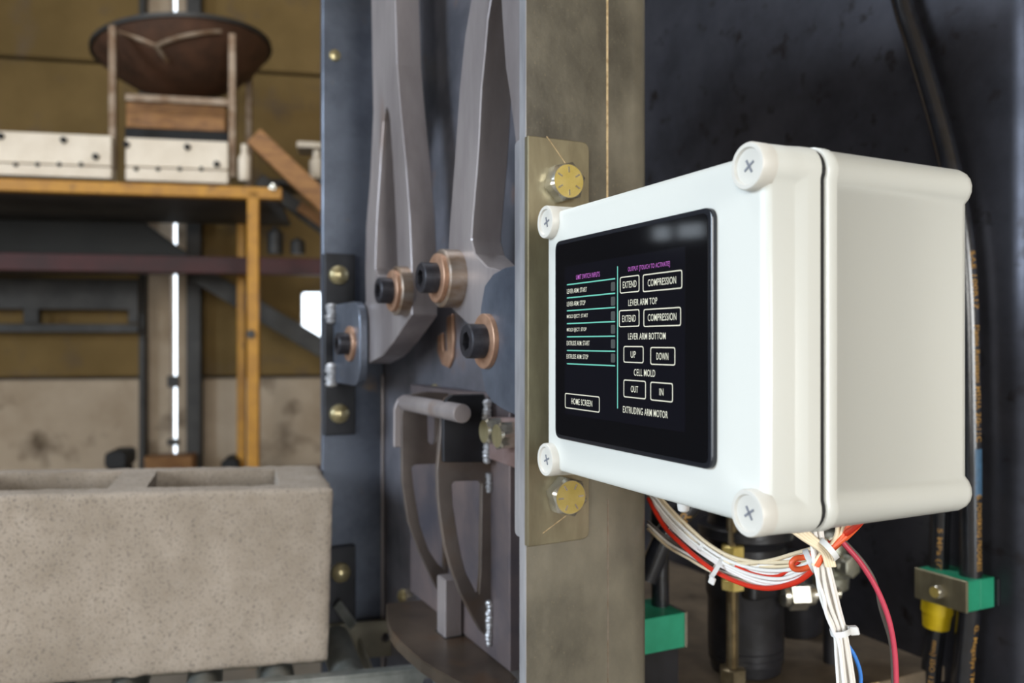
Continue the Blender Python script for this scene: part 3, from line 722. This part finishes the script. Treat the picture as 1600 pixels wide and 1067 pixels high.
hose_text(sm, sp_, .0100, '5 MPa (725', arc_at(sp_, 820), 80*pxm, .0062, vd2, M_GOLD)
hose_text(sm, sp_, .0100, 'mm) ISO 1237', arc_at(sp_, 992), 88*pxm, .0062, vd2, M_GOLD)
p0, p1 = tp(1465.5, 938), tp(1462.5, 978)
tag(mk('yellow_sleeve', join(lathe(p0, p1-p0, [(-.004,.0155),(.012,.0155),(.0125,.0142),((p1-p0).length+.001,.0128)], 28)), M_YEL, sm, smooth=True), 'yellow sleeve')
# green clamp on the cabinet wall
cs0 = on_t(1510, 920, .755)[0]; cs1 = on_t(1430, 905, .755)[0]; cz1 = on_t(1508, 909, .755)[1]; cz0 = on_t(1508, 957, .755)[1]
clamp = thing('hose_clamp', 'green plastic hose clamp with steel face plate on the cabinet wall', 'clamp', W((cs0+cs1)/2, .775, cz0), 'green hose clamps')
mk('clamp_body', bx(cs0, cs1, .7575, .776, cz0, cz1), M_GREEN, clamp, bevel=.0006)
mk('clamp_body', bx(cs0, cs1,   .7763, .797, cz0, cz1), M_GREEN, clamp, bevel=.0006)
mk('face_plate', bx(cs0-.0006, cs1+.0006, .7545, .7575, cz0-.0006, cz1+.0006), M_BRK, clamp, bevel=.0006)
mk('weld_plate', bx(cs0-.004, cs1+.004, .797, .80, cz0+.002, cz1-.001), M_TABS, clamp, bevel=.0006)
cq = on_t(1467, 924, .7545)
inst(hex_bolt_mesh(.012, .007, [], 'clamp_bolt_head'), 'hex_bolt', clamp, axis_m(W(cq[0], .7545, cq[1]), -B_DIR, .3))
# hose and clamp right beside the column
lh, lp_ = hose('hydraulic_hose', 'upright black hose just right of the column, through the left green clamp',
   [at(1029,720,.80), at(1030,800,.80), at(1031,880,.80), at(1032,980,.80), at(1033,1060,.80), at(1034,1140,.80)], .0085)
l2, l2p = hose('hydraulic_hose', 'short black hose with gold lettering, slanting below the control box',
   [at(1010,905,.78), at(1040,835,.78), at(1066,803,.78), at(1090,779,.78), at(1125,752,.78), at(1180,730,.78)], .0100)
hose_text(l2, l2p, .0100, 'DR', arc_at(l2p, 960) or .055, .020, .0095, (view(1060)+Vector((.2,0,-.2))).normalized(), M_GOLD, flip=1)
Sc = .63
g0 = on_s(985, 990, Sc)[0]; g1 = on_s(1070, 957, Sc)[0]; gz1 = on_s(1070, 957, Sc)[1]; gz0 = on_s(1070, 1011, Sc)[1]
cl2 = thing('hose_clamp', 'green plastic hose clamp partly hidden by the column', 'clamp', W(Sc, g1, gz0), 'green hose clamps')
mk('clamp_body', bx(Sc, Sc+.05, g0, g1, gz0, gz1), M_GREEN, cl2, bevel=.0006)
mk('face_plate', bx(Sc-.0006, Sc+.0506, g1, g1+.003, gz0-.0006, gz1+.0006), M_ZSIDE, cl2, bevel=.0006)
mk('clamp_post', bx(Sc+.01, Sc+.04, g0, g1, -.342, gz0), M_MOTOR, cl2)
# ------------------------------------------------------------------ wiring
har = thing('wire_harness', 'bundle of white, red and black wires tied together under the control box', 'wires', at(1270, 900, .46))
def wire(pts, m, r=.0012, name='wire'):
    return mk(name, sweep(spline(pts, 6), r, 8), m, har, smooth=True, auto=60)
def left_depth(px): return .64-(px-1020)/255*.17
def lw(pts, m, r=.0011, dy=0, dd=0): wire([at(x, y+dy, left_depth(x)+dd) for x, y in pts], m, r)
mid = [(1012,770),(1021,783),(1045,813),(1075,842),(1105,866),(1140,887),(1180,901),(1220,905),(1252,896),(1274,880),(1290,858)]
up_ = [(1014,760),(1030,781),(1058,812),(1088,849),(1115,871),(1150,881),(1200,877),(1240,866),(1268,858),(1292,850)]
low = [(1012,826),(1021,834),(1045,855),(1075,872),(1110,892),(1150,905),(1190,913),(1225,910),(1255,898),(1276,882),(1292,860)]
redp = [(1013,778),(1021,794),(1040,825),(1065,850),(1092,874),(1120,894),(1160,912),(1200,919),(1240,911),(1263,897),(1278,880),(1300,850),(1335,824),(1370,790)]
def fan(x):                                   # how far the strands spread along the bundle
    k = ((1010, .8), (1080, .75), (1120, .55), (1165, .8), (1210, 1.15), (1245, .9), (1272, .5), (1300, .4))
    for (x0, a), (x1, b) in zip(k, k[1:]):
        if x0 <= x <= x1: return a+(b-a)*(x-x0)/(x1-x0)
    return .6
def strand(o, m, dd=0, r=.0012): lw([(x, y-6+o*fan(x)) for x, y in mid], m, r, 0, dd)
for o, m, dd in ((-19,M_WC,.0), (-13,M_WC,.003), (-7,M_WW,-.001), (-1,M_WW,.002), (5,M_WW,-.002), (11,M_WW,.001), (16,M_WW,.003),
                 (-10,M_WW,.006), (2,M_WW,.006), (8,M_WW,.006), (-16,M_WK,.004), (-4,M_WG,.007)): strand(o, m, dd)
for dy, dd, m in ((-1,0,M_WC), (5,.003,M_WW)): lw(up_, m, .0012, dy, dd)
lw([(x, y+(3 if x < 1125 else 12 if x < 1200 else 20)) for x, y in up_], M_WK, .0012, 0, .004)
lw(low, M_WC, .0011, 0, .006); lw(low, M_WW, .0010, -6, .010); lw(low, M_WG, .0010, -12, .014)
lw(redp, M_WR, .0017, 0, -.002)
lw([(1150,884),(1180,897),(1215,900),(1240,884),(1256,872),(1274,866),(1300,846)], M_WR, .0011, 0, 0)
loop = [(1296,846),(1275,862),(1258,870),(1243,873),(1237,881),(1243,889),(1258,888),(1274,880),(1296,862),(1330,832),(1352,808),(1372,785)]
wire([at(x, y, .462) for x, y in loop], M_WO, .0017)
def vw(pts, m, r=.0012, y0=.44): wire([at(x, y, y0) for x, y in pts], m, r)
for k in range(8):
    o = (k-3.5)*4.3
    vw([(1272+o*.7,815),(1276+o*.6,838),(1283+o*.55,868),(1291+o*.8,915),(1300+o*.75,950),(1312+o*.55,985),(1318+o*.7,1030),(1324+o*.85,1085)], M_WW, .0011, .440+.003*(k % 3))
vw([(1268,846),(1272,880),(1280,912),(1288,935),(1291,958),(1302,985),(1312,1010),(1320,1085)], M_WW, .0010, .437)
for x0, x1, c in ((1236,1288,M_WC),(1244,1292,M_WC),(1252,1296,M_WC),(1226,1284,M_WC)): vw([(x0,822),((x0+x1)/2,842),(x1,862),(x1+8,885)], c, .0011, .434)
for x0, x1, c, r in ((1342,1288,M_WO,.0017),(1334,1284,M_WC,.0012),(1328,1290,M_WO,.0016),(1320,1292,M_WC,.0012),(1310,1290,M_WC,.0012)): vw([(x0,812),((x0+x1)/2+6,838),(x1,864),(x1-14,884)], c, r, .437)
vw([(1306,835),(1320,851),(1345,880),(1370,920),(1388,965),(1397,1010),(1400,1050),(1401,1090)], M_WP, .0015, .45)
vw([(1310,838),(1325,852),(1350,880),(1368,912),(1376,950),(1391,1000),(1395,1040),(1396,1090)], M_WG, .0012, .455)
vw([(1316,985),(1322,1003),(1334,1022),(1342,1042),(1345,1060),(1344,1090)], M_WB, .0011, .445)
def tie(px, py, Y, ax, r, w=.0028, head=None):
    c = at(px, py, Y); o = mk('cable_tie', lathe(c-ax.normalized()*w/2, ax, [(0, r-.0006), (0, r), (w, r), (w, r-.0006)], 24, False, False), M_TIE, har, smooth=True)
    if head is not None:
        hc = c+head.normalized()*(r+.001); mk('tie_head', beam(hc-head.normalized()*.002, hc+head.normalized()*.003, .0045, .004, side=ax.normalized()), M_TIE, o, bevel=.0006)
tie(1121, 883, left_depth(1121), Vector((1,-.3,-.55)), .0095, .003, Vector((-.35,-.2,-.8)))
tie(1096, 853, left_depth(1096), Vector((1,-.3,-.8)), .0035, .0028)
tie(1266, 876, .455, Vector((1,-.3,.5)), .0065, .003)
tie(1313, 986, .440, Vector((.25,0,-1)), .0052, .003, Vector((1,-.1,.1)))
tie(1294, 858, .434, Vector((-1,0,-.8)), .0065, .003)
nub = at(1068, 790, .53)
mk('tie_head', lathe(nub, -UP, [(-.004,.004),(0,.004),(.003,.0035),(.004,.002)], 16), M_TIE, har, smooth=True)

# ------------------------------------------------------------------ background: scaffold, mixer stand, beams
def hb(name, px0, px1, py0, py1, f, th, m, parent, bevel=.003, slope=True):
    e0, zA = on_f(px0, py0, f); e1, _ = on_f(px1, py0, f); zB = on_f((px0+px1)/2, py1, f)[1]; zA = on_f((px0+px1)/2, py0, f)[1]
    return mk(name, prism(rect(e0, e1, zB, zA), [], MF, f, f+th), m, parent, bevel=bevel)
def hp3(px, py, f): e, z = on_f(px, py, f); return H(e, f, z)
FS = 3.9
scaf = thing('yellow_scaffold', 'yellow painted steel scaffold frame in front of the concrete wall', 'scaffold', H(px_e(395, FS), FS, zfl))
hb('top_beam', -420, 440, 278.5, 297.5, FS, .06, M_YSCAF, scaf)
hb('back_beam', -420, 382, 319, 333, FS+.9, .05, M_YSCAF, scaf)
e = on_f(395, 300, FS); z_ = on_f(395, 298, FS)[1]
def post(px0, px1, py0, f, w=.05, m=M_YSCAF, par=scaf, name='post'):
    e0 = px_e(px0, f); e1 = px_e(px1, f); return mk(name, prism(rect(e0, e1, zfl, on_f((px0+px1)/2, py0, f)[1]), [], MF, f, f+w), m, par, bevel=.004)
post(386, 404.5, 297, FS); post(370, 383, 297, FS+.9); post(-400, -380, 297, FS)
mk('deck', prism(rect(px_e(-420, FS), px_e(432, FS), on_f(200, 301, FS)[1], on_f(200, 294, FS)[1]), [], MF, FS+.06, FS+.95), M_DSTEEL, scaf)
bq = hp3(427, 293, FS-.0); mk('end_bolt', lathe(bq, -Vector((-HS, HC, 0)), [(0,.016),(.01,.016),(.014,.008)], 16), M_ZSIDE, scaf, smooth=True)
mk('corner_clip', lathe(hp3(392, 522, FS), -Vector((-HS, HC, 0)), [(0,.02),(.012,.018)], 16), M_DSTEEL, scaf)
# ivory boards standing on the deck
def board(px0, px1, py0, py1, ylip, label, holes):
    f = FS+.12
    t_ = thing('ivory_board', label, 'board', H(px_e((px0+px1)/2, f), f, on_f(200, 280, f)[1]), 'ivory boards on the scaffold deck')
    hb('face', px0, px1, py0, ylip-2, f, .05, M_IVORY, t_)
    hb('lower_lip', px0, px1, ylip, py1, f-.03, .08, M_IVORY, t_)
    for hx_, hy in holes: mk('bolt', lathe(hp3(hx_, hy, f), -Vector((-HS, HC, 0)), [(0,.014),(.012,.014),(.016,.009)], 12), M_BLACK, t_, smooth=True)
    n = max(2, int((px1-px0)/34))
    for i in range(n):
        x = px0+17+i*34; mk('notch', lathe(hp3(x, ylip, f-.03), -Vector((-HS, HC, 0)), [(0,.010),(.006,.010)], 10), M_BLACK, t_)
board(-60, 174, 207, 275, 257, 'long ivory board left of the dish stand, with black bolts', [(2,213),(100,219),(150,245)])
board(196, 356, 218, 284, 264, 'shorter ivory board framed by the dish stand legs', [(198,226),(293,230),(339,257)])
# dish on its stand
FD = FS+.35
stand = thing('dish_stand', 'rusty steel stand with two uprights and a crossbar holding the brown dish', 'stand', H(px_e(280, FD), FD, on_f(280, 290, FD)[1]))
zbase = on_f(280, 284, FD)[1]
for px0, px1, py in ((184, 195, 58), (364, 375, 70)):
    e0, e1 = px_e(px0, FD), px_e(px1, FD)
    for f in (FD-.16, FD+.5): mk('upright', prism(rect(e0, e1, zbase, on_f(px0, py, FD)[1]), [], MF, f, f+.035), M_STAND, stand, bevel=.003)
hb('crossbar', 195, 364, 150, 161, FD-.15, .03, M_STAND, stand)
hb('tray_bar', 195, 364, 203, 219, FD+.02, .05, M_BLACK, stand)
tag(hb('timber_block', 197, 352, 178, 202, FD+.08, .2, M_WOOD, None), 'short timber block lying across the dish stand', 'timber')
tag(hb('timber_plank', 197, 352, 156, 184, FD+.28, .05, M_WOOD, None), 'thin timber slat behind the crossbar of the dish stand', 'timber')
dc = hp3(287, 78, FD+.27); rD = 124/FPX*(FD+.27)
dish = thing('brown_dish', 'large rusty brown dish with a dark rim on the steel stand', 'dish', dc-UP*.26)
nrm = (UP+Vector((-.13, .02, 0))).normalized()
mk('bowl', lathe(dc, -nrm, [(0,rD),(.012,rD*1.0),(.012,rD*.985),(.05,rD*.93),(.11,rD*.80),(.17,rD*.62),(.215,rD*.40),(.235,rD*.15)], 48), M_DRUM, dish, smooth=True)
mk('rim', lathe(dc, -nrm, [(-.006,rD),(-.006,rD*1.02),(.014,rD*1.02),(.014,rD)], 48), M_DSTEEL, dish, smooth=True)
def drad(d): 
    pr = [(0,1),(.012,.985),(.05,.93),(.11,.80),(.17,.62),(.215,.40),(.235,.15),(.3,0)]
    for (a, r0), (b, r1) in zip(pr, pr[1:]):
        if a <= d <= b: return rD*(r0+(r1-r0)*(d-a)/(b-a))
def dpt(ang, d):
    a = math.radians(ang); return dc-nrm*d+Vector((math.cos(a), math.sin(a), 0))*(drad(d)+.006)
for a0, d0_, a1_, d1_ in ((-124, .02, -92, .105), (-46, .02, -90, .105), (-91, .10, -87, .16)):
    mk('rib', sweep(spline([dpt(a0+(a1_-a0)*k/5, d0_+(d1_-d0_)*k/5) for k in range(6)], 4), .011, 8), M_STAND, dish, smooth=True)
# wooden brace, jug etc. at the right of the platform
p, q = hp3(398, 215, FS+.2), hp3(520, 330, FS+.2)
tag(mk('timber_brace', beam(p, q, .10, .09, side=Vector((-HS, HC, 0))), M_WOOD, None, bevel=.004), 'thick slanting timber brace beside the scaffold corner', 'timber')
p, q = hp3(405, 282, FS+.5), hp3(520, 366, FS+.5)
tag(mk('dark_brace', beam(p, q, .08, .07, side=Vector((-HS, HC, 0))), M_DSTEEL, None, bevel=.004), 'dark steel brace running below the slanting timber', 'brace')
p, q = hp3(468, 322, FS+.4), hp3(520, 358, FS+.4)
tag(mk('timber_offcut', beam(p, q, .05, .05, side=Vector((-HS, HC, 0))), M_WOOD, None, bevel=.004), 'short orange timber offcut under the dark brace', 'timber')
def bottle(name, px, py0, py1, wpx, f, m, label, cat):
    b_ = hp3(px, py1, f); h = (hp3(px, py0, f)-b_).length; r = wpx/2/FPX*f
    t_ = thing(name, label, cat, b_)
    mk('body', lathe(b_, UP, [(0,r*.9),(h*.05,r),(h*.62,r),(h*.76,r*.55),(h*.80,r*.45)], 24), m, t_, smooth=True)
    mk('cap', lathe(b_+UP*h*.80, UP, [(0,r*.55),(h*.2,r*.55)], 20), m, t_, smooth=True)
bottle('white_bottle', 382, 226, 283, 18, FS+.15, M_IVORY, 'small white bottle at the right end of the scaffold deck', 'bottle')
bottle('white_jug', 495, 236, 280, 22, FS+.6, M_IVORY, 'white jug partly hidden by the steel flange edge', 'jug')
tag(hb('ivory_shelf', 464, 540, 222, 231, FS+.6, .2, M_IVORY, None), 'short ivory shelf strip above the white jug', 'shelf')
tag(hb('rusty_shelf', 400, 540, 281, 289, FS+.58, .3, M_DSTEEL, None), 'dark ledge strip under the white jug', 'shelf')
# dark hopper, red beam and dark lattice in front of the wall
ho = [on_f(*p_, FW-.6) for p_ in ((-300,300),(0,318),(60,330),(215,340),(305,405),(305,425),(-300,425))]
hop = tag(mk('dark_hopper', prism(ho, [], MF, FW-.6, FW-.42), M_HOPPER, None, bevel=.004), 'dark sheet-metal hopper hanging below the scaffold deck', 'hopper')
tag(hb('red_beam', -420, 700, 397, 424, FW-1.0, .08, M_RED, None), 'long dark red steel beam across the wall', 'beam')
lat = thing('dark_lattice', 'dark grey girder with openings, low left against the wall', 'lattice', H(px_e(100, FW-.2), FW-.2, py_z(520)))  # dark bars just in front of the wall panels
hb('top_band', -420, 216, 432, 482, FW-.2, .06, M_DSTEEL, lat)
hb('bottom_band', -420, 216, 505, 519, FW-.2, .06, M_DSTEEL, lat)
for a, b in ((36, 60), (-140, -110), (200, 216)): hb('cross_band', a, b, 482, 505, FW-.2, .05, M_DSTEEL, lat)
p, q = hp3(305, 425, FW-.35), hp3(530, 560, FW-.35)
tag(mk('diagonal_strut', beam(p, q, .10, .11, side=Vector((-HS, HC, 0))), M_DSTEEL, None, bevel=.004), 'dark diagonal steel strut behind the yellow posts', 'strut')
for i, (x0, x1, y0, lab) in enumerate(((418, 442, 355, 'taller dark canister standing on the red beam'), (454, 476, 372, 'shorter dark canister standing on the red beam'))):
    f = FW-.96; b_ = hp3((x0+x1)/2, 397, f); r = (x1-x0)/2/FPX*f; h = (hp3((x0+x1)/2, y0, f)-b_).length
    t_ = thing('dark_canister', lab, 'canister', b_, 'canisters on the red beam')
    mk('body', lathe(b_, UP, [(0,r*.95),(.01,r),(h*.8,r),(h*.88,r*.7)], 20), M_DSTEEL, t_, smooth=True)
    mk('cap', lathe(b_+UP*h*.88, UP, [(0,r*.5),(h*.12,r*.45)], 16), M_DSTEEL, t_, smooth=True)
fz = FW-.8
def lowbox(px0, px1, py0, name, label, m, cat, f=fz):
    e0, e1 = px_e(px0, f), px_e(px1, f); z1 = on_f((px0+px1)/2, py0, f)[1]
    t_ = thing(name, label, cat, H((e0+e1)/2, f+.1, zfl))
    mk('pedestal', prism(rect(e0+.01, e1-.01, zfl, z1-.09), [], MF, f+.02, f+.2), m, t_, bevel=.006)
    mk('head', prism(rpoly(rect(e0, e1, z1-.09, z1), .03), [], MF, f, f+.22), m, t_, bevel=.006)
lowbox(163, 197, 706, 'floor_motor', 'small dark motor on a pedestal by the wall gap', M_BLACK, 'motor')
lowbox(345, 372, 718, 'floor_junction_box', 'small dark box beside the foot of the yellow posts', M_BLACK, 'box')
tag(hb('timber_sill', 225, 300, 713, 745, FW-.3, .15, M_WOOD, None), 'short timber sill at the foot of the bright wall gap', 'timber')
tag(hb('skirting_rail', 405, 640, 730, 752, FW-.25, .1, M_RED, None), 'low dark red rail along the foot of the wall', 'rail')
